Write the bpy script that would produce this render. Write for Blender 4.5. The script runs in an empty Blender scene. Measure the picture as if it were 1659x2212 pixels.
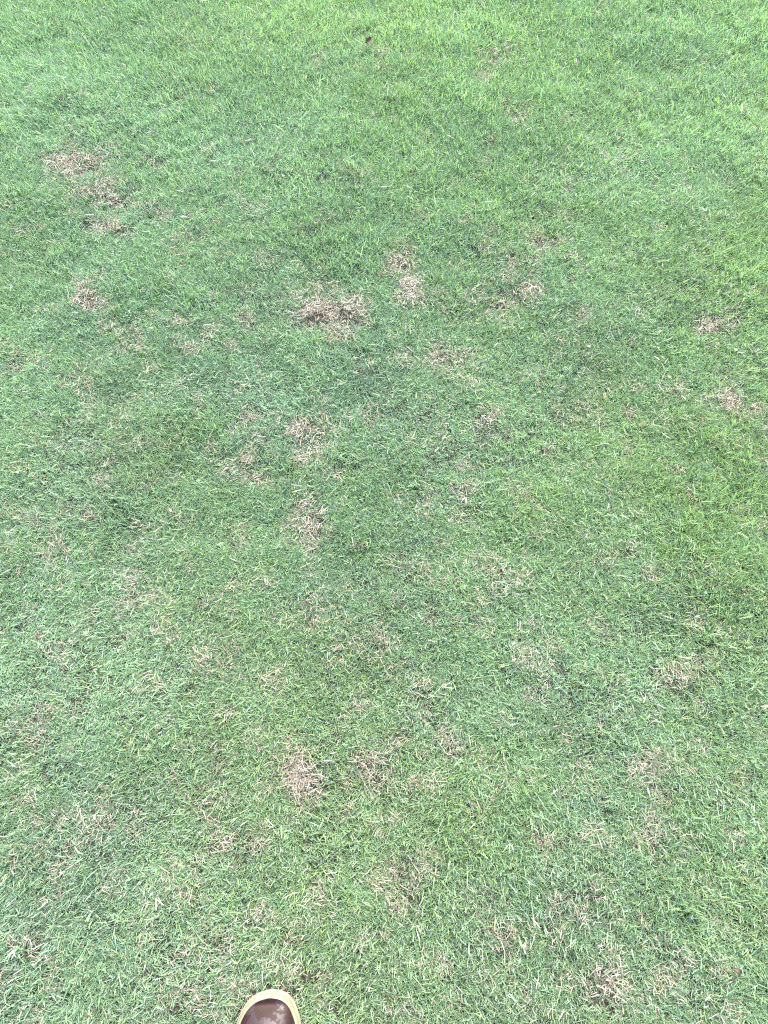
import bpy, math, random
import numpy as np
R = math.radians
rng = np.random.default_rng(7)
random.seed(7)
S = bpy.context.scene

# ------------------------------------------------------------------ camera
CAM_H, PITCH = 1.32, 66.0
cam_d = bpy.data.cameras.new('camera')
cam = bpy.data.objects.new('camera', cam_d)
S.collection.objects.link(cam)
cam.location = (0, 0, CAM_H)
cam.rotation_euler = (R(90 - PITCH), 0, 0)
cam_d.sensor_fit = 'VERTICAL'
cam_d.sensor_height = 36.0
cam_d.lens = 26.0
cam_d.clip_start = 0.02
cam_d.clip_end = 2000
S.camera = cam

# ------------------------------------------------------------------ sky and sun (bright overcast)
SUN_EL, SUN_ROT = 50.0, 12.0
w = bpy.data.worlds.new('World'); S.world = w; w.use_nodes = True
wn = w.node_tree; bg = wn.nodes['Background']
sky = wn.nodes.new('ShaderNodeTexSky'); sky.sky_type = 'NISHITA'
sky.sun_disc = False
sky.sun_elevation = R(SUN_EL); sky.sun_rotation = R(SUN_ROT)
sky.air_density = 1.0; sky.dust_density = 4.0; sky.ozone_density = 1.0
wn.links.new(sky.outputs[0], bg.inputs[0]); bg.inputs[1].default_value = 0.12
sd = bpy.data.lights.new('sun', 'SUN'); sd.energy = 1.5; sd.angle = R(18); sd.color = (1, 0.97, 0.92)
sun = bpy.data.objects.new('sun', sd); S.collection.objects.link(sun)
a, e = R(SUN_ROT), R(SUN_EL)
from mathutils import Vector
dv = Vector((math.sin(a) * math.cos(e), math.cos(a) * math.cos(e), math.sin(e)))
sun.rotation_euler = dv.to_track_quat('Z', 'Y').to_euler()
S.view_settings.view_transform = 'Standard'; S.view_settings.look = 'None'
S.view_settings.gamma = 1; S.view_settings.use_curve_mapping = False
S.view_settings.exposure = 2.8
S.render.engine = 'CYCLES'
S.cycles.use_denoising = False; S.cycles.pixel_filter_type = 'BLACKMAN_HARRIS'; S.cycles.filter_width = 1.25
S.cycles.max_bounces = 5; S.cycles.diffuse_bounces = 4; S.cycles.glossy_bounces = 2

# ------------------------------------------------------------------ helpers
F = 26.0 / 36.0 * 2212            # focal length in pixels of the 1659 x 2212 view of the photo
CX, CY = 829.5, 1106.0
th = R(PITCH)
def ground_at(px, py, z=0.0):
    """where the ray through a pixel meets the plane at height z"""
    u, v = (np.asarray(px, float) - CX) / F, (np.asarray(py, float) - CY) / F
    dx = u
    dy = math.cos(th) - v * math.sin(th)
    dz = -math.sin(th) - v * math.cos(th)
    t = (z - CAM_H) / dz
    return dx * t, dy * t, t

class VNoise:
    """smooth value noise on the plane"""
    def __init__(s, seed):
        s.t = np.random.default_rng(seed).random((256, 256))
    def __call__(s, x, y, size):
        x = np.asarray(x) / size + 91.3; y = np.asarray(y) / size + 57.7
        i, j = np.floor(x).astype(int), np.floor(y).astype(int)
        f, g = x - i, y - j
        f, g = f * f * (3 - 2 * f), g * g * (3 - 2 * g)
        t = s.t; i0, i1, j0, j1 = i % 256, (i + 1) % 256, j % 256, (j + 1) % 256
        return (t[i0, j0] * (1 - f) + t[i1, j0] * f) * (1 - g) + (t[i0, j1] * (1 - f) + t[i1, j1] * f) * g
def fbm(n, x, y, size, oct=3):
    s = 0; a = 1; tot = 0
    for k in range(oct):
        s = s + a * n(x + 3.1 * k, y - 1.7 * k, size); tot += a; a *= .55; size *= .5
    return s / tot
n1, n2, n3, n4, n5, n6 = [VNoise(k) for k in (11, 22, 33, 44, 55, 66)]

def ground_z(x, y):
    k = np.clip(1.6 - 0.2 * np.hypot(x, y), 0, 1)
    return ((fbm(n1, x, y, 0.35, 3) - .5) * 0.035 + (n2(x, y, 0.06) - .5) * 0.008) * k

def nodes_of(m):
    m.use_nodes = True
    nt = m.node_tree; nt.nodes.clear()
    return nt
def N(nt, t, **kw):
    n = nt.nodes.new(t)
    for k, v in kw.items(): setattr(n, k, v)
    return n
def mixc(nt, fac, c1, c2, mode='MIX'):
    n = N(nt, 'ShaderNodeMix', data_type='RGBA', blend_type=mode)
    for sock, val in ((n.inputs[0], fac), (n.inputs[6], c1), (n.inputs[7], c2)):
        if hasattr(val, 'is_linked'): nt.links.new(val, sock)
        elif isinstance(val, tuple): sock.default_value = (*val, 1)
        else: sock.default_value = val
    return n.outputs[2]
def mth(nt, op, a, b=0.0, c=0.0, clamp=False):
    n = N(nt, 'ShaderNodeMath', operation=op, use_clamp=clamp)
    for sock, val in zip(n.inputs, (a, b, c)):
        if hasattr(val, 'is_linked'): nt.links.new(val, sock)
        else: sock.default_value = val
    return n.outputs[0]
def ramp(nt, fac, stops):
    n = N(nt, 'ShaderNodeValToRGB'); cr = n.color_ramp
    while len(cr.elements) < len(stops): cr.elements.new(.5)
    for el, (p, c) in zip(cr.elements, stops): el.position = p; el.color = (*c, 1)
    nt.links.new(fac, n.inputs[0]); return n.outputs[0]
def tag(o, label=None, cat=None, group=None, kind=None):
    for k, v in (('label', label), ('category', cat), ('group', group), ('kind', kind)):
        if v: o[k] = v

# ------------------------------------------------------------------ lawn maps, in metres on the ground
# dead patches: centre and radii in the photograph, strength
DEAD = [(150,350,42,26,.8),(205,345,30,12,.7),(240,420,45,26,.55),(215,488,38,18,.5),(345,450,18,10,.5),(402,510,14,9,.6),
 (868,568,27,20,1.1),(890,548,16,14,.6),(882,612,22,28,.85),(705,665,62,34,1),(655,655,26,14,.6),(745,660,24,26,.7),(700,640,26,12,.6),
 (960,770,42,20,1),(925,790,30,22,.7),(1000,765,18,16,.7),(1041,922,17,17,1.3),(655,930,26,30,.8),(672,965,14,16,.6),
 (660,1113,22,26,1.1),(648,1142,24,22,.7),(545,1005,30,24,.8),(1117,238,17,18,1.1),(835,188,13,9,.9),(822,118,12,14,.5),(1075,122,34,16,.55),
 (1015,160,24,9,.45),(1190,528,26,22,.7),(1138,572,34,18,.6),(1100,640,40,22,.5),(1022,656,16,11,.8),(965,627,18,9,.5),(1240,600,16,20,.4),
 (1545,700,34,18,.65),(1585,690,16,22,.55),(1560,818,22,8,.5),(1570,870,40,16,.55),(1465,850,16,10,.5),(185,630,22,12,.85),(232,852,28,12,.85),
 (30,228,24,9,.6),(60,770,30,14,.5),(200,770,24,16,.5),(992,1095,22,16,.65),(1000,1120,20,10,.4),(1100,1245,18,10,.6),(1650,1175,16,26,.9),
 (1425,1230,20,10,.5),(497,1166,22,8,.6),(235,1020,16,16,.5),(945,1338,26,10,.6),(575,1493,22,9,.55),(652,1350,14,16,.5),(800,1385,36,20,.4),
 (205,1498,30,12,.5),(430,1400,30,14,.35),(655,1645,28,30,1.0),(645,1706,26,20,1.2),(700,1615,14,16,.6),(778,1645,22,24,.85),(860,1612,22,13,1),
 (800,1690,26,22,.55),(880,1680,14,10,.7),(992,1632,38,20,1.15),(448,1672,22,12,.5),(868,1862,30,26,.38),(905,1915,26,18,.35),(505,1832,44,18,.5),
 (535,1998,26,14,.55),(440,2040,30,14,.45),(390,2130,40,22,.55),(1305,2140,28,26,.8),(1330,2105,20,14,.8),(1470,2100,22,14,.4),(1530,2085,16,12,.5),
 (1470,1478,32,14,.55),(1250,1640,20,14,.5),(765,862,10,9,.6),(922,910,18,9,.6),(740,998,32,8,.5),(1270,872,14,14,.5),(1290,985,28,12,.4),
 (532,682,12,10,.5),(912,294,22,10,.5),(700,370,14,8,.5),(770,380,14,7,.4),(455,1790,18,12,.5),(1648,1590,14,18,.7),(1370,1340,26,14,.4),
 (1250,690,26,12,.35),(1520,1290,20,12,.3),(1150,1420,30,14,.3),(960,1730,30,16,.35),(1200,1850,34,16,.35),(150,1830,26,16,.35),(60,1560,30,14,.35),
 (290,690,30,14,.35),(440,700,18,10,.35),(510,620,26,12,.3),(690,120,16,20,.4),(1215,1500,30,14,.3),(300,1990,26,14,.35),(620,2120,16,30,.45),
 (1080,1960,30,16,.35),(1420,1760,24,14,.35),(1560,1560,26,12,.35),(345,1290,30,14,.3),(60,1110,24,14,.35),(1010,470,16,8,.45),(1300,830,14,8,.4)]
# lush (long, yellow green) areas
LUSH = [(140,115,90,50,.8),(360,45,60,60,.7),(630,390,60,110,.7),(740,520,90,70,.6),(1050,450,50,60,.7),(1080,250,60,60,.5),(330,630,90,50,.8),
 (400,930,100,40,.6),(1000,640,60,40,.6),(1590,1010,80,120,.9),(1560,1250,90,110,.8),(1500,1120,70,70,.7),(1640,560,40,120,.8),(1250,330,150,120,.3),
 (1130,60,100,60,.5),(1500,80,150,80,.4),(330,1110,90,70,.5),(120,1210,90,60,.5),(950,1770,120,60,.2),(1540,1830,60,40,.7),(1600,1950,70,90,.6),
 (60,2150,120,80,.5),(350,1640,60,50,.5),(560,1300,70,50,.3),(780,180,80,80,.4),(880,400,80,90,.5),(1140,1120,120,60,.35),(280,1060,60,60,.4)]
# pale, blue green, thin areas
PALE = [(250,260,70,60,.8),(200,340,80,50,.6),(260,440,80,60,.7),(480,430,90,40,.6),(470,180,60,30,.4),(520,330,60,40,.4),(620,560,60,50,.6),(560,640,70,60,.5),
 (60,180,60,30,.5),(1450,300,80,60,.3),(1380,640,90,60,.3),(1590,860,60,40,.5),(700,1290,120,60,.6),(760,1400,120,60,.4),(600,1540,120,50,.3),
 (300,1500,140,70,.6),(120,1520,120,60,.5),(330,1840,200,70,.4),(900,1000,100,50,.4),(900,1560,100,60,.4),(180,1100,80,60,.3),(1150,1960,120,70,.3),(1300,1640,90,60,.3)]
def blob_map(lst, x, y, warp, sharp):
    x = np.asarray(x); y = np.asarray(y)
    wx = x + (n3(x, y, warp) - .5) * warp * 1.3; wy = y + (n4(x, y, warp) - .5) * warp * 1.3
    out = np.zeros(x.shape)
    for (px, py, rx, ry, s) in lst:
        cx, cy, t = ground_at(px, py, 0.012)
        big = 1.08 if lst is DEAD and py > 1550 else .95; gx = rx * t / F * big
        _, y1, _ = ground_at(px, py - ry, .012); _, y2, _ = ground_at(px, py + ry, .012)
        gy = abs(y1 - y2) / 2 * big
        near = (abs(wx - cx) < 3 * gx) & (abs(wy - cy) < 3 * gy)
        if not near.any(): continue
        q = ((wx[near] - cx) / gx) ** 2 + ((wy[near] - cy) / gy) ** 2
        out[near] = np.maximum(out[near], s * (1.12 if lst is DEAD and py < 720 else 1.0 if lst is DEAD else 1) * np.exp(-(q ** sharp) * .8))
    return out

# boot outline (left foot), s = metres behind the toe tip, lateral (left) and medial (right) half widths
BS = np.array([0, .002, .005, .010, .017, .026, .035, .045, .055, .075, .10, .13, .17, .21, .25, .28, .298, .306, .310])
BL = np.array([0, -.0150, -.0235, -.0315, -.0385, -.0450, -.0492, -.0525, -.0550, -.0580, -.0590, -.0570, -.0500, -.0440, -.0405, -.0370, -.0290, -.0180, 0])
BR = np.array([0, .0130, .0200, .0265, .0312, .0352, .0382, .0403, .0420, .0440, .0445, .0425, .0375, .0340, .0335, .0320, .0260, .0165, 0])
TX, TY, _t = ground_at(588, 2134, 0.016)
BOOT_ROT = R(4)       # toes turned a little outwards (left)
def boot_world(lx, ly):
    c, s = math.cos(BOOT_ROT), math.sin(BOOT_ROT)
    return TX + lx * c - ly * s, TY + lx * s + ly * c
def boot_dist(x, y):
    """signed lateral clearance outside the sole, metres (rough)"""
    c, s = math.cos(BOOT_ROT), math.sin(BOOT_ROT)
    dx, dy = x - TX, y - TY
    lx, ly = dx * c + dy * s, -dx * s + dy * c
    sb = np.clip(-ly, 0, .31)
    l, r = np.interp(sb, BS, BL), np.interp(sb, BS, BR)
    d = np.maximum(np.maximum(l - lx, lx - r), np.maximum(ly, -ly - .31))
    return d

# ------------------------------------------------------------------ ground sheet
def make_ground():
    near = np.arange(-4.0, 6.001, 0.03)
    far = np.array([7, 9, 12, 17, 25, 40, 70, 130, 250, 500, 900.])
    gx = np.concatenate([-far[::-1], np.arange(-4.5, 4.501, .03), far])
    gy = np.concatenate([-far[::-1], near, far])
    X, Y = np.meshgrid(gx, gy)
    Z = ground_z(X, Y)
    inside = boot_dist(X, Y) < 0.02
    Z[inside] = np.minimum(Z[inside], 0.0)
    v = np.stack([X.ravel(), Y.ravel(), Z.ravel()], 1)
    nx, ny = len(gx), len(gy)
    i = np.arange(nx * ny).reshape(ny, nx)
    f = np.stack([i[:-1, :-1], i[:-1, 1:], i[1:, 1:], i[1:, :-1]], -1).reshape(-1, 4)
    me = bpy.data.meshes.new('ground')
    me.vertices.add(len(v)); me.vertices.foreach_set('co', v.ravel())
    me.loops.add(f.size); me.loops.foreach_set('vertex_index', f.ravel().astype(np.int32))
    me.polygons.add(len(f)); me.polygons.foreach_set('loop_start', np.arange(0, f.size, 4, dtype=np.int32))
    me.update(calc_edges=True); me.shade_smooth()
    m = bpy.data.materials.new('soil'); nt = nodes_of(m)
    geo = N(nt, 'ShaderNodeTexCoord')
    na = N(nt, 'ShaderNodeTexNoise'); na.inputs['Scale'].default_value = 90; na.inputs['Detail'].default_value = 6
    nb = N(nt, 'ShaderNodeTexNoise'); nb.inputs['Scale'].default_value = 420; nb.inputs['Detail'].default_value = 3
    for n in (na, nb): nt.links.new(geo.outputs['Object'], n.inputs['Vector'])
    soil = ramp(nt, na.outputs[0], [(.3, (.008, .007, .006)), (.55, (.022, .020, .016)), (.75, (.05, .045, .034))])
    soil = mixc(nt, mth(nt, 'MULTIPLY', nb.outputs[0], .5), soil, (.028, .025, .019))
    ln = N(nt, 'ShaderNodeVectorMath', operation='LENGTH'); nt.links.new(geo.outputs['Object'], ln.inputs[0])
    mr = N(nt, 'ShaderNodeMapRange'); mr.inputs[1].default_value = 4.0; mr.inputs[2].default_value = 6.5
    nt.links.new(ln.outputs['Value'], mr.inputs[0])
    nc = N(nt, 'ShaderNodeTexNoise'); nc.inputs['Scale'].default_value = 2.2; nc.inputs['Detail'].default_value = 8
    nt.links.new(geo.outputs['Object'], nc.inputs['Vector'])
    turf = ramp(nt, nc.outputs[0], [(.35, (.035, .085, .025)), (.6, (.07, .14, .035)), (.75, (.12, .16, .06))])
    col = mixc(nt, mr.outputs[0], soil, turf)
    b = N(nt, 'ShaderNodeBsdfPrincipled'); b.inputs['Roughness'].default_value = .95
    b.inputs['Specular IOR Level'].default_value = .2
    nt.links.new(col, b.inputs['Base Color'])
    bump = N(nt, 'ShaderNodeBump'); bump.inputs['Distance'].default_value = .008
    nt.links.new(na.outputs[0], bump.inputs['Height']); nt.links.new(bump.outputs[0], b.inputs['Normal'])
    o = N(nt, 'ShaderNodeOutputMaterial'); nt.links.new(b.outputs[0], o.inputs[0])
    me.materials.append(m)
    g = bpy.data.objects.new('ground', me); S.collection.objects.link(g)
    tag(g, 'dark crumbly soil showing between the blades of the lawn', 'ground', kind='structure')
make_ground()

# ------------------------------------------------------------------ blade materials
def blade_material(name, dead):
    m = bpy.data.materials.new(name); nt = nodes_of(m)
    at = N(nt, 'ShaderNodeAttribute', attribute_type='GEOMETRY', attribute_name='blade')   # r: random, g: along the blade, b: random
    s1 = N(nt, 'ShaderNodeSeparateXYZ'); nt.links.new(at.outputs['Vector'], s1.inputs[0])
    ti = N(nt, 'ShaderNodeAttribute', attribute_type='INSTANCER', attribute_name='tint')   # r: yellowness, g: value, b: share of dead blades
    s2 = N(nt, 'ShaderNodeSeparateXYZ'); nt.links.new(ti.outputs['Vector'], s2.inputs[0])
    rnd, along, rnd2 = s1.outputs
    straw = ramp(nt, rnd, [(0, (.09, .072, .052)), (.25, (.19, .165, .125)), (.55, (.32, .285, .23)), (1, (.46, .42, .355))])
    if dead:
        col = mixc(nt, 1.0, straw, mixc(nt, s2.outputs[1], (.6, .55, .5), (1.0, 1.0, 1.0)), 'MULTIPLY')
        trans_col, tw, rough = col, .12, .55
    else:
        h = mth(nt, 'ADD', mth(nt, 'MULTIPLY_ADD', rnd, .9, -.45), s2.outputs[0], clamp=True)
        green = ramp(nt, h, [(0, (.172, .268, .200)), (.35, (.190, .294, .175)), (.7, (.212, .316, .145)), (1, (.236, .332, .116))])
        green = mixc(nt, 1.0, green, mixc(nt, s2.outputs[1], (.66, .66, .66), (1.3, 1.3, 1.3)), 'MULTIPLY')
        green = mixc(nt, 1.0, green, mixc(nt, mth(nt, 'FRACT', mth(nt, 'MULTIPLY', rnd2, 7.3)), (.74, .76, .76), (1.28, 1.26, 1.22)), 'MULTIPLY')
        # pale sheath at the foot of each blade, bleached cut tip on some
        foot = N(nt, 'ShaderNodeMapRange'); foot.inputs[1].default_value = .0; foot.inputs[2].default_value = .3
        foot.inputs[3].default_value = .35; foot.inputs[4].default_value = 0
        nt.links.new(along, foot.inputs[0])
        green = mixc(nt, foot.outputs[0], green, (.20, .24, .13))
        tip = mth(nt, 'MULTIPLY', mth(nt, 'GREATER_THAN', along, .9), mth(nt, 'GREATER_THAN', rnd2, .6))
        green = mixc(nt, mth(nt, 'MULTIPLY', tip, .6), green, (.36, .36, .24))
        isd = mth(nt, 'LESS_THAN', rnd2, s2.outputs[2])
        col = mixc(nt, isd, green, straw)
        trans_col = mixc(nt, 1.0, col, (1.1, 1.3, .85), 'MULTIPLY'); tw, rough = .38, .36
    b = N(nt, 'ShaderNodeBsdfPrincipled')
    b.inputs['Roughness'].default_value = rough
    b.inputs['Specular IOR Level'].default_value = .3 if dead else .7
    nt.links.new(col, b.inputs['Base Color'])
    t = N(nt, 'ShaderNodeBsdfTranslucent'); nt.links.new(trans_col, t.inputs[0])
    ms = N(nt, 'ShaderNodeMixShader'); ms.inputs[0].default_value = tw
    nt.links.new(b.outputs[0], ms.inputs[1]); nt.links.new(t.outputs[0], ms.inputs[2])
    o = N(nt, 'ShaderNodeOutputMaterial'); nt.links.new(ms.outputs[0], o.inputs[0])
    return m
M_GREEN = blade_material('grass_blade', False)
M_STRAW = blade_material('dead_straw', True)

# ------------------------------------------------------------------ clumps of blades
def clump(name, n, radius, lmin, lmax, wmin, wmax, tilt0, tilt1, curl, mat, r, flat=False, cut=.5):
    nseg = 4
    V, Fc, A = [], [], []
    for k in range(n):
        az = r.random() * 2 * math.pi; rr = radius * math.sqrt(r.random())
        bx, by = rr * math.cos(az), rr * math.sin(az)
        d = r.random() * 2 * math.pi
        L = lmin + (lmax - lmin) * r.random() ** 1.3
        W = wmin + (wmax - wmin) * r.random()
        tilt = tilt0 + (tilt1 - tilt0) * r.random()
        cv = curl * (r.random() - .25)
        side = (r.random() - .5) * .9
        roll = (r.random() - .5) * 1.6
        p = np.array([bx, by, (.001 + .009 * r.random()) if flat else -.003])
        rnd, rnd2 = r.random(), r.random()
        blunt = r.random() < cut
        base = len(V)
        for s in range(nseg + 1):
            t = s / nseg
            ang = tilt + cv * t
            dd = d + side * t
            tan = np.array([math.sin(ang) * math.cos(dd), math.sin(ang) * math.sin(dd), math.cos(ang)])
            if flat and p[2] < .001: tan[2] = abs(tan[2])
            sd_ = np.array([-math.sin(dd), math.cos(dd), 0.])
            up = np.cross(tan, sd_)
            sv = sd_ * math.cos(roll) + up * math.sin(roll)
            wt = W * (.75 + .5 * t if t < .5 else 1.0) * (1 - (max(0, t - .45) / .55) ** 1.8 * (.45 if blunt else .93)) / 2
            V.append(p - sv * wt); V.append(p + sv * wt)
            A += [(rnd, t, rnd2)] * 2
            if s < nseg:
                p = p + tan * L / nseg
                q = base + 2 * s
                Fc.append((q, q + 1, q + 3, q + 2))
    me = bpy.data.meshes.new(name); me.from_pydata([tuple(v) for v in V], [], Fc); me.update(); me.shade_smooth()
    at = me.attributes.new('blade', 'FLOAT_VECTOR', 'POINT'); at.data.foreach_set('vector', np.array(A, dtype=np.float32).ravel())
    me.materials.append(mat)
    return bpy.data.objects.new(name, me)

def family(name, count, **kw):
    c = bpy.data.collections.new(name)
    for k in range(count): c.objects.link(clump('%s_%02d' % (name, k), r=np.random.default_rng(1000 + 17 * k + len(name)), **kw))
    return c
C_SHORT = family('short_clump', 24, n=42, radius=.023, lmin=.007, lmax=.020, wmin=.0006, wmax=.0014, tilt0=.35, tilt1=1.35, curl=.6, mat=M_GREEN)
C_LONG = family('long_clump', 20, n=28, radius=.021, lmin=.011, lmax=.032, wmin=.0007, wmax=.0016, tilt0=.1, tilt1=.9, curl=.7, mat=M_GREEN, cut=.3)
C_STRAW = family('straw_clump', 20, n=34, radius=.020, lmin=.006, lmax=.018, wmin=.0004, wmax=.0010, tilt0=1.15, tilt1=1.62, curl=.25, mat=M_STRAW, flat=True, cut=.8)

def scatter(name, sets):
    """one stuff object: points with ready-made rotation, scale and tint, a clump on each"""
    P = np.concatenate([s['p'] for s in sets]); n = len(P)
    me = bpy.data.meshes.new(name); me.vertices.add(n); me.vertices.foreach_set('co', P.astype(np.float32).ravel())
    for key in ('rot', 'scl', 'tint'):
        at = me.attributes.new(key, 'FLOAT_VECTOR', 'POINT')
        at.data.foreach_set('vector', np.concatenate([s[key] for s in sets]).astype(np.float32).ravel())
    for key, val in (('idx', [s['idx'] for s in sets]), ('fam', [np.full(len(s['p']), k) for k, s in enumerate(sets)])):
        at = me.attributes.new(key, 'INT', 'POINT'); at.data.foreach_set('value', np.concatenate(val).astype(np.int32))
    ob = bpy.data.objects.new(name, me); S.collection.objects.link(ob)
    ng = bpy.data.node_groups.new(name + '_scatter', 'GeometryNodeTree')
    ng.interface.new_socket('Geometry', in_out='INPUT', socket_type='NodeSocketGeometry')
    ng.interface.new_socket('Geometry', in_out='OUTPUT', socket_type='NodeSocketGeometry')
    gi, go = ng.nodes.new('NodeGroupInput'), ng.nodes.new('NodeGroupOutput')
    jn = ng.nodes.new('GeometryNodeJoinGeometry')
    def attr(nm, ty):
        a = ng.nodes.new('GeometryNodeInputNamedAttribute'); a.data_type = ty; a.inputs[0].default_value = nm
        return [o for o in a.outputs if o.enabled][0]
    for k, s in enumerate(sets):
        ci = ng.nodes.new('GeometryNodeCollectionInfo'); ci.inputs[0].default_value = s['col']; ci.inputs[1].default_value = True; ci.inputs[2].default_value = True
        ip = ng.nodes.new('GeometryNodeInstanceOnPoints'); ip.inputs['Pick Instance'].default_value = True
        cmp_ = ng.nodes.new('FunctionNodeCompare'); cmp_.data_type = 'INT'; cmp_.operation = 'EQUAL'
        ins = [i for i in cmp_.inputs if i.enabled]
        ng.links.new(attr('fam', 'INT'), ins[0]); ins[1].default_value = k
        ng.links.new(cmp_.outputs[0], ip.inputs['Selection'])
        ng.links.new(gi.outputs[0], ip.inputs['Points']); ng.links.new(ci.outputs[0], ip.inputs['Instance'])
        ng.links.new(attr('idx', 'INT'), ip.inputs['Instance Index'])
        e2r = ng.nodes.new('FunctionNodeEulerToRotation'); ng.links.new(attr('rot', 'FLOAT_VECTOR'), e2r.inputs[0])
        ng.links.new(e2r.outputs[0], ip.inputs['Rotation'])
        ng.links.new(attr('scl', 'FLOAT_VECTOR'), ip.inputs['Scale'])
        ng.links.new(ip.outputs[0], jn.inputs[0])
    ng.links.new(jn.outputs[0], go.inputs[0])
    md = ob.modifiers.new('scatter', 'NODES'); md.node_group = ng
    return ob

def rot_euler(spin, lean, az):
    """euler XYZ of: spin about z, then lean by an angle towards azimuth az"""
    c, s = np.cos(lean), np.sin(lean)
    kx, ky = -np.sin(az), np.cos(az)          # axis of the lean
    v = 1 - c
    M = np.zeros((len(spin), 3, 3))
    M[:, 0, 0] = c + kx * kx * v; M[:, 0, 1] = kx * ky * v; M[:, 0, 2] = ky * s
    M[:, 1, 0] = kx * ky * v; M[:, 1, 1] = c + ky * ky * v; M[:, 1, 2] = -kx * s
    M[:, 2, 0] = -ky * s; M[:, 2, 1] = kx * s; M[:, 2, 2] = c
    Z = np.zeros_like(M); cs, ss = np.cos(spin), np.sin(spin)
    Z[:, 0, 0] = cs; Z[:, 0, 1] = -ss; Z[:, 1, 0] = ss; Z[:, 1, 1] = cs; Z[:, 2, 2] = 1
    M = M @ Z
    ey = -np.arcsin(np.clip(M[:, 2, 0], -1, 1))
    return np.stack([np.arctan2(M[:, 2, 1], M[:, 2, 2]), ey, np.arctan2(M[:, 1, 0], M[:, 0, 0])], 1)

def points(n_per_m2, margin_density):
    # dense where the photograph looks, thinner beyond
    x0, x1, y0, y1 = -3.2, 3.2, -1.6, 5.0
    n = int((x1 - x0) * (y1 - y0) * n_per_m2)
    x = rng.uniform(x0, x1, n); y = rng.uniform(y0, y1, n)
    core = (abs(x) < .85 + .35 * np.clip(y, 0, 3)) & (y > -.55) & (y < 2.9)
    keep = core | (rng.random(n) < margin_density)
    return x[keep], y[keep]

def maps(x, y):
    dead = blob_map(DEAD, x, y, .045, .85)
    fine = n5(x, y, .022)
    dead = np.clip(dead * (.62 + .8 * fine), 0, 1.3)
    # loose brown flecks everywhere
    fl = np.clip((fbm(n6, x, y, .11, 3) - .66) * 1.5, 0, .10)
    dead = np.maximum(dead, fl * .6)
    lush = np.maximum(np.maximum(blob_map(LUSH, x, y, .12, .8), np.clip((y - .7) * .5, 0, .52)), np.clip((fbm(n2, x, y, .3, 3) - .56) * 2.5, 0, .3))
    pale = np.maximum(blob_map(PALE, x, y, .12, .8), np.clip((fbm(n4, x + 5, y, .35, 3) - .58) * 3, 0, .5))
    return dead, np.clip(lush - dead * .6, 0, 1), pale

def green_set(x, y, long_):
    dead, lush, pale = maps(x, y)
    bd = boot_dist(x, y)
    r = rng.random(len(x))
    if long_: keep = r < np.clip(.13 + .95 * lush - 1.0 * dead, 0, 1)
    else: keep = r < np.clip(1.0 - .72 * np.clip(dead, 0, 1) - .12 * pale - .25 * lush, .02, 1)
    gap = (fbm(n1, x + 9, y + 4, .03, 2) > .92)
    keep &= (bd > .001) & ~(gap & (dead < .1))
    x, y, dead, lush, pale, bd = [a[keep] for a in (x, y, dead, lush, pale, bd)]
    n = len(x)
    az = (fbm(n3, x, y, .28, 2) * 4.2 - .6) * math.pi + rng.normal(0, .6, n)
    az2 = fbm(n5, x + 7, y, .9, 2)
    lean = np.abs(rng.normal(.18, .2, n)) + .25 * pale + (.12 if not long_ else .15) * (az2 > .5)
    near = np.clip((.05 - bd) / .04, 0, 1)
    scale = rng.uniform(.75, 1.2, n) * (.88 + .42 * lush - .12 * pale) * (1 - .15 * near) * (1 - .2 * np.clip(dead, 0, 1))
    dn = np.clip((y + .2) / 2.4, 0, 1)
    yel = .36 + .14 * lush - .28 * pale + .5 * (fbm(n6, x, y + 8, .45, 3) - .5) + rng.normal(0, .10, n) + .02 * dn + .08 * np.clip(x, -1, 1)
    val = .48 + .04 * lush + .22 * pale + .5 * (fbm(n1, x - 4, y, .22, 3) - .5) + rng.normal(0, .10, n) + .20 * dn - .03  # far blades lighter: lusher turf, with backlight and near shade put into the colour
    dd = .035 - .02 * dn + .45 * np.clip(dead, 0, 1) + .05 * pale
    return dict(p=np.stack([x, y, ground_z(x, y)], 1), rot=rot_euler(rng.uniform(0, 6.283, n), lean, az),
                scl=np.stack([scale * rng.uniform(.9, 1.15, n)] * 2 + [scale], 1),
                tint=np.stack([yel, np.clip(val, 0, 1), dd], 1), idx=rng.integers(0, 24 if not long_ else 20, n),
                col=C_LONG if long_ else C_SHORT)

def straw_set(x, y):
    dead, lush, pale = maps(x, y)
    bd = boot_dist(x, y)
    keep = (rng.random(len(x)) < np.clip(.055 * (1 - .7 * np.clip(y / 2, 0, 1)) + .62 * dead + .05 * pale, 0, 1)) & (bd > .012)
    x, y, dead = x[keep], y[keep], dead[keep]
    n = len(x); sc = rng.uniform(.7, 1.15, n)
    lift = rng.uniform(0, .005, n)
    val = np.clip(.45 + .5 * dead + rng.normal(0, .25, n), 0, 1)
    return dict(p=np.stack([x, y, ground_z(x, y) + lift], 1), rot=rot_euler(rng.uniform(0, 6.283, n), np.abs(rng.normal(0, .15, n)), rng.uniform(0, 6.283, n)),
                scl=np.stack([sc] * 3, 1), tint=np.stack([val, val, val], 1), idx=rng.integers(0, 20, n), col=C_STRAW)

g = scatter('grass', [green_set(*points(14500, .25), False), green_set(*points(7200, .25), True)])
tag(g, 'short mown green lawn of fine blades, longer and yellower in places', 'grass', kind='stuff')
d = scatter('dead_grass', [straw_set(*points(5500, .35))])
tag(d, 'pale straw coloured dead grass lying in bare patches of the lawn', 'dead grass', kind='stuff')

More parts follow.
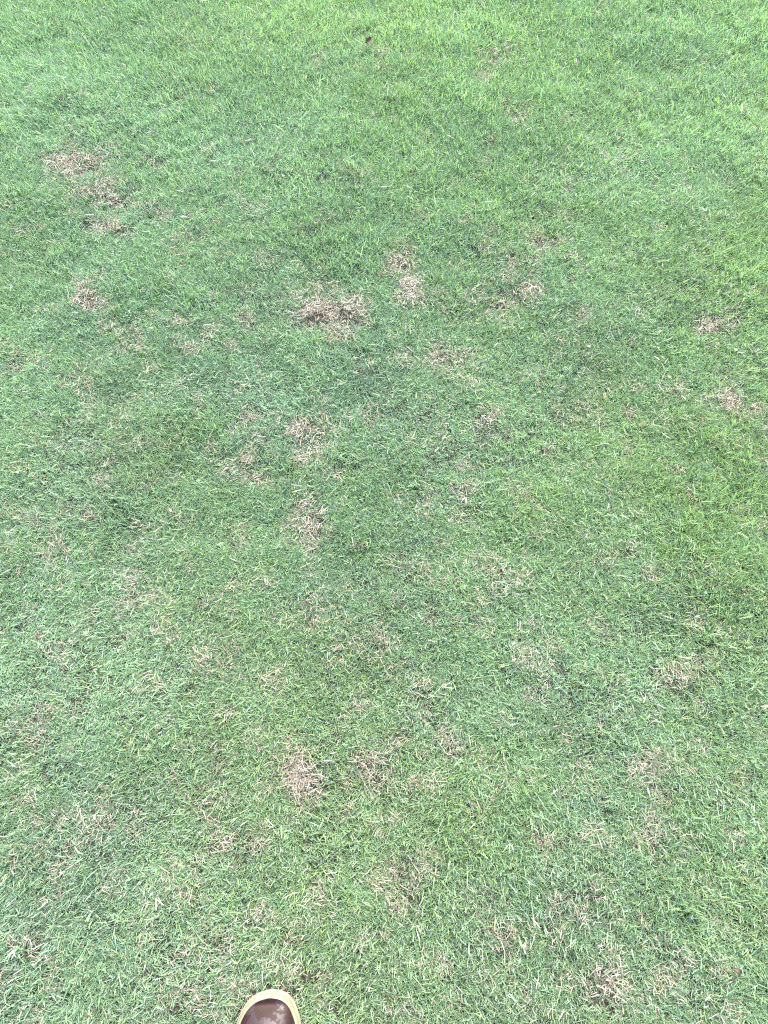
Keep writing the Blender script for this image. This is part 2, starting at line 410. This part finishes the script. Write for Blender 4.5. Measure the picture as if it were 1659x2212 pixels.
# ------------------------------------------------------------------ boot
def loft(name, rings, mat, parent, cap0=True, cap1=True, subdiv=1):
    """rings: list of (n, 3) arrays with equal counts, joined into one skin"""
    n = len(rings[0]); V = np.concatenate(rings); Fc = []
    for k in range(len(rings) - 1):
        for i in range(n):
            j = (i + 1) % n
            Fc.append((k * n + i, k * n + j, (k + 1) * n + j, (k + 1) * n + i))
    if cap0: Fc.append(tuple(range(n))[::-1])
    if cap1: Fc.append(tuple((len(rings) - 1) * n + i for i in range(n)))
    me = bpy.data.meshes.new(name); me.from_pydata([tuple(v) for v in V], [], Fc); me.update(); me.shade_smooth()
    me.materials.append(mat)
    o = bpy.data.objects.new(name, me); S.collection.objects.link(o); o.parent = parent
    if subdiv:
        md = o.modifiers.new('smooth', 'SUBSURF'); md.levels = md.render_levels = subdiv
    return o

def outline(inset_l=0., inset_r=0., front=0., back=0., z=0., toe_spring=1.0):
    """closed ring round the foot, right side toe to heel and back along the left"""
    s = np.concatenate([.31 * (1 - np.cos(np.linspace(0, math.pi, 41))) / 2])
    l = np.interp(s, BS, BL); r = np.interp(s, BS, BR)
    # smooth the widths a little
    s2 = front + s * (.31 - front - back) / .31
    mid = (l + r) / 2; 
    hl, hr = np.maximum(mid - l, 0), np.maximum(r - mid, 0)
    fl = np.maximum(0, 1 - inset_l / .055); fr = np.maximum(0, 1 - inset_r / .042)
    xr = r * fr; xl = l * fl
    zz = z + toe_spring * .012 * np.clip(1 - s2 / .07, 0, 1) ** 2
    right = np.stack([xr, -s2, zz], 1); left = np.stack([xl, -s2, zz], 1)
    return np.concatenate([right, left[1:-1][::-1]])

def mat_rubber_cream():
    m = bpy.data.materials.new('cream_rubber'); nt = nodes_of(m)
    tc = N(nt, 'ShaderNodeTexCoord')
    na = N(nt, 'ShaderNodeTexNoise'); na.inputs['Scale'].default_value = 45; na.inputs['Detail'].default_value = 6
    nb = N(nt, 'ShaderNodeTexNoise'); nb.inputs['Scale'].default_value = 260; nb.inputs['Detail'].default_value = 4
    for n in (na, nb): nt.links.new(tc.outputs['Object'], n.inputs['Vector'])
    c = ramp(nt, na.outputs[0], [(.3, (.175, .150, .085)), (.5, (.215, .19, .12)), (.7, (.245, .225, .155))])
    dirt = mth(nt, 'GREATER_THAN', nb.outputs[0], .66)
    c = mixc(nt, mth(nt, 'MULTIPLY', dirt, .35), c, (.30, .24, .14))
    b = N(nt, 'ShaderNodeBsdfPrincipled'); b.inputs['Roughness'].default_value = .5
    nt.links.new(c, b.inputs['Base Color'])
    bp = N(nt, 'ShaderNodeBump'); bp.inputs['Distance'].default_value = .0006; nt.links.new(nb.outputs[0], bp.inputs['Height'])
    nt.links.new(bp.outputs[0], b.inputs['Normal'])
    o = N(nt, 'ShaderNodeOutputMaterial'); nt.links.new(b.outputs[0], o.inputs[0]); return m
def mat_brown():
    m = bpy.data.materials.new('brown_rubber'); nt = nodes_of(m)
    tc = N(nt, 'ShaderNodeTexCoord')
    na = N(nt, 'ShaderNodeTexNoise'); na.inputs['Scale'].default_value = 30; na.inputs['Detail'].default_value = 9; na.inputs['Roughness'].default_value = .62
    nb = N(nt, 'ShaderNodeTexNoise'); nb.inputs['Scale'].default_value = 120; nb.inputs['Detail'].default_value = 5
    for n in (na, nb): nt.links.new(tc.outputs['Object'], n.inputs['Vector'])
    film = ramp(nt, na.outputs[0], [(.455, (0, 0, 0)), (.47, (1, 1, 1))])      # dried film with ragged edges
    c = mixc(nt, nb.outputs[0], (.014, .0060, .0045), (.022, .0095, .0075))
    c = mixc(nt, mth(nt, 'MULTIPLY', film, .5), c, (.030, .022, .027))
    rgh = N(nt, 'ShaderNodeMapRange'); rgh.inputs[3].default_value = .55; rgh.inputs[4].default_value = .42
    nt.links.new(film, rgh.inputs[0])
    b = N(nt, 'ShaderNodeBsdfPrincipled'); nt.links.new(rgh.outputs[0], b.inputs['Roughness']); sp = N(nt, 'ShaderNodeMapRange'); sp.inputs[3].default_value = .16; sp.inputs[4].default_value = .2; nt.links.new(film, sp.inputs[0]); nt.links.new(sp.outputs[0], b.inputs['Specular IOR Level'])
    nt.links.new(c, b.inputs['Base Color'])
    bp = N(nt, 'ShaderNodeBump'); bp.inputs['Distance'].default_value = .0004; bp.inputs['Strength'].default_value = .5
    nt.links.new(nb.outputs[0], bp.inputs['Height']); nt.links.new(bp.outputs[0], b.inputs['Normal'])
    o = N(nt, 'ShaderNodeOutputMaterial'); nt.links.new(b.outputs[0], o.inputs[0]); return m
def mat_plain(name, c, r):
    m = bpy.data.materials.new(name); m.use_nodes = True
    b = m.node_tree.nodes['Principled BSDF']; b.inputs['Base Color'].default_value = (*c, 1); b.inputs['Roughness'].default_value = r
    return m

def build_boot():
    root = bpy.data.objects.new('boot', None); S.collection.objects.link(root)
    root.location = (TX, TY, 0.004); root.rotation_euler = (0, 0, BOOT_ROT); root.scale = (1.045, 1.045, 1.045)
    tag(root, 'brown rubber boot with cream toe rim, toe pointing onto the lawn at the bottom edge', 'boot')
    cream, brown = mat_rubber_cream(), mat_brown()
    sole = loft('sole', [outline(.004, .003, .004, .004, 0.0), outline(0, 0, 0, 0, .002), outline(0, 0, 0, 0, .011), outline(.0015, .0012, .0012, .0012, .0128),
                         outline(.004, .002, .003, .002, .0131)], cream, root)
    # rand: the cream strip that climbs the toe
    rand = loft('toe_rim', [outline(.0036, .0020, .0030, .0020, .0130), outline(.0020, .0008, .0018, .0012, .0155), outline(.0024, .0008, .0024, .0014, .022),
                         outline(.0036, .0012, .0040, .0024, .029), outline(.0050, .0022, .0058, .0034, .0330), outline(.0062, .0032, .0070, .0045, .0338),
                         outline(.0070, .0042, .0080, .0055, .0325)], cream, root, cap0=False, cap1=False)
    # brown vamp: a dome from the rim up to the instep, then the shaft
    ns = 34; S_ = .31 * (1 - np.cos(np.linspace(0, math.pi, 41))) / 2
    rings = []
    base = outline(.0066, .0038, .0075, .0052, .0332)
    n = len(base)
    svals = -base[:, 1]
    def top(s):          # height of the boot's ridge at a distance s behind the tip
        return np.interp(s, [0, .0076, .013, .03, .05, .08, .11, .14, .17, .20, .30], [.0332, .0335, .039, .051, .062, .070, .082, .102, .125, .14, .14])
    ankle_c = np.array([-.004, -.225, 0])
    H = np.linspace(0, 1, 12)
    rimc = np.array([-.006, -.16, 0])
    for h in H:          # rings climb the dome: each point slides towards the ridge line
        k = math.sin(h * math.pi / 2)
        q = base.copy()
        ridge_s = np.clip(svals, .03, .29)
        ridge = np.stack([np.full(n, -.006), -(.011 + (svals - .011) * (1 - 0) ), top(svals)], 1)
        # shrink in plan, rise in height
        kk = 1 - math.cos(h * math.pi / 2)
        q[:, 0] = base[:, 0] * (1 - kk) + ridge[:, 0] * kk
        q[:, 1] = base[:, 1]
        fr = np.clip((.06 - svals) / .05, 0, 1)
        q[:, 2] = base[:, 2] * (1 - k) + np.maximum(top(svals), base[:, 2]) * k
        rings.append(q)
    vamp = loft('upper', rings, brown, root, cap0=False, cap1=False)
    # shaft
    sr = []
    for (z, cx, cy, rx, ry) in ((.06, -.004, -.232, .040, .062), (.10, -.004, -.228, .041, .066), (.13, -.003, -.225, .043, .066), (.17, -.002, -.228, .048, .062),
                                (.22, 0, -.230, .054, .062), (.28, 0, -.232, .060, .068), (.34, 0, -.234, .064, .072), (.345, 0, -.234, .0645, .0725), (.345, 0, -.234, .061, .069), (.20, 0, -.230, .049, .057)):
        a = np.linspace(0, 2 * math.pi, 40, endpoint=False)
        sr.append(np.stack([cx + rx * np.cos(a), cy + ry * np.sin(a), np.full(40, z)], 1))
    shaft = loft('shaft', sr, brown, root, cap0=False, cap1=True)
    top_band = loft('shaft_band', [np.stack([(.0655 + d) * np.cos(a), -.234 + (.0735 + d) * np.sin(a), np.full(40, z)], 1) for z, d in ((.322, -.0015), (.324, .001), (.342, .002), (.344, 0))],
                    brown, root, cap0=False, cap1=False)
    # tread lugs
    for k, (lx, ly, sx, sy) in enumerate([(-.005, -.28, .028, .012), (-.005, -.24, .03, .012)]):
        r_ = [np.array([(lx - sx, ly - sy, z), (lx + sx, ly - sy, z), (lx + sx, ly + sy, z), (lx - sx, ly + sy, z)]) for z in (-.003, .002)]
        loft('heel_lug', r_, cream, root, subdiv=0)
    return root
build_boot()

# ------------------------------------------------------------------ fallen leaf fragments
def leaf(px, py, size, rot, col, label, z=.022, tilt=.5):
    x, y, t = ground_at(px, py, z)
    n = 9; V, Fc = [], []
    for i in range(n):
        u = i / (n - 1); wv = .34 * math.sin(math.pi * min(1, u * .92 + .04)) ** .8 * (1 + .25 * math.sin(u * 23 + px))
        for j, v in enumerate((-1, -.5, 0, .5, 1)):
            V.append(((u - .5) * size, wv * v * size, size * (.22 * abs(v) ** 1.3 + .16 * math.sin(u * 5 + px) )))
            V.append(((u - .5) * size, wv * v * size, size * (.22 * abs(v) ** 1.3 + .16 * math.sin(u * 5 + px)) - .0004))
    def id_(i, j, b): return (i * 5 + j) * 2 + b
    for i in range(n - 1):
        for j in range(4):
            Fc.append((id_(i, j, 0), id_(i + 1, j, 0), id_(i + 1, j + 1, 0), id_(i, j + 1, 0)))
            Fc.append((id_(i, j + 1, 1), id_(i + 1, j + 1, 1), id_(i + 1, j, 1), id_(i, j, 1)))
    me = bpy.data.meshes.new('dry_leaf'); me.from_pydata(V, [], Fc); me.update(); me.shade_smooth()
    m = bpy.data.materials.new('dry_leaf'); nt = nodes_of(m)
    tc = N(nt, 'ShaderNodeTexCoord'); na = N(nt, 'ShaderNodeTexNoise'); na.inputs['Scale'].default_value = 220
    nt.links.new(tc.outputs['Object'], na.inputs['Vector'])
    c = mixc(nt, na.outputs[0], tuple(k * .5 for k in col), tuple(k * 1.5 for k in col))
    b = N(nt, 'ShaderNodeBsdfPrincipled'); b.inputs['Roughness'].default_value = .6; nt.links.new(c, b.inputs['Base Color'])
    o = N(nt, 'ShaderNodeOutputMaterial'); nt.links.new(b.outputs[0], o.inputs[0])
    me.materials.append(m)
    ob = bpy.data.objects.new('dry_leaf', me); S.collection.objects.link(ob)
    ob.location = (float(x), float(y), float(ground_z(np.array([x]), np.array([y]))[0]) + z); ob.rotation_euler = (tilt, .2, rot)
    tag(ob, label, 'leaf', 'bits of fallen leaf in the lawn')
leaf(795, 90, .022, .9, (.06, .035, .02), 'rust brown curled leaf bit near the top edge of the lawn', .026)
leaf(1583, 2097, .013, 2.2, (.030, .013, .009), 'dark maroon leaf bit low on the right side of the lawn', .018)
#leaf(458, 395, .014, 2.6, (.28, .15, .08), 'tan curled leaf bit right of the pale patches on the upper left', .022)
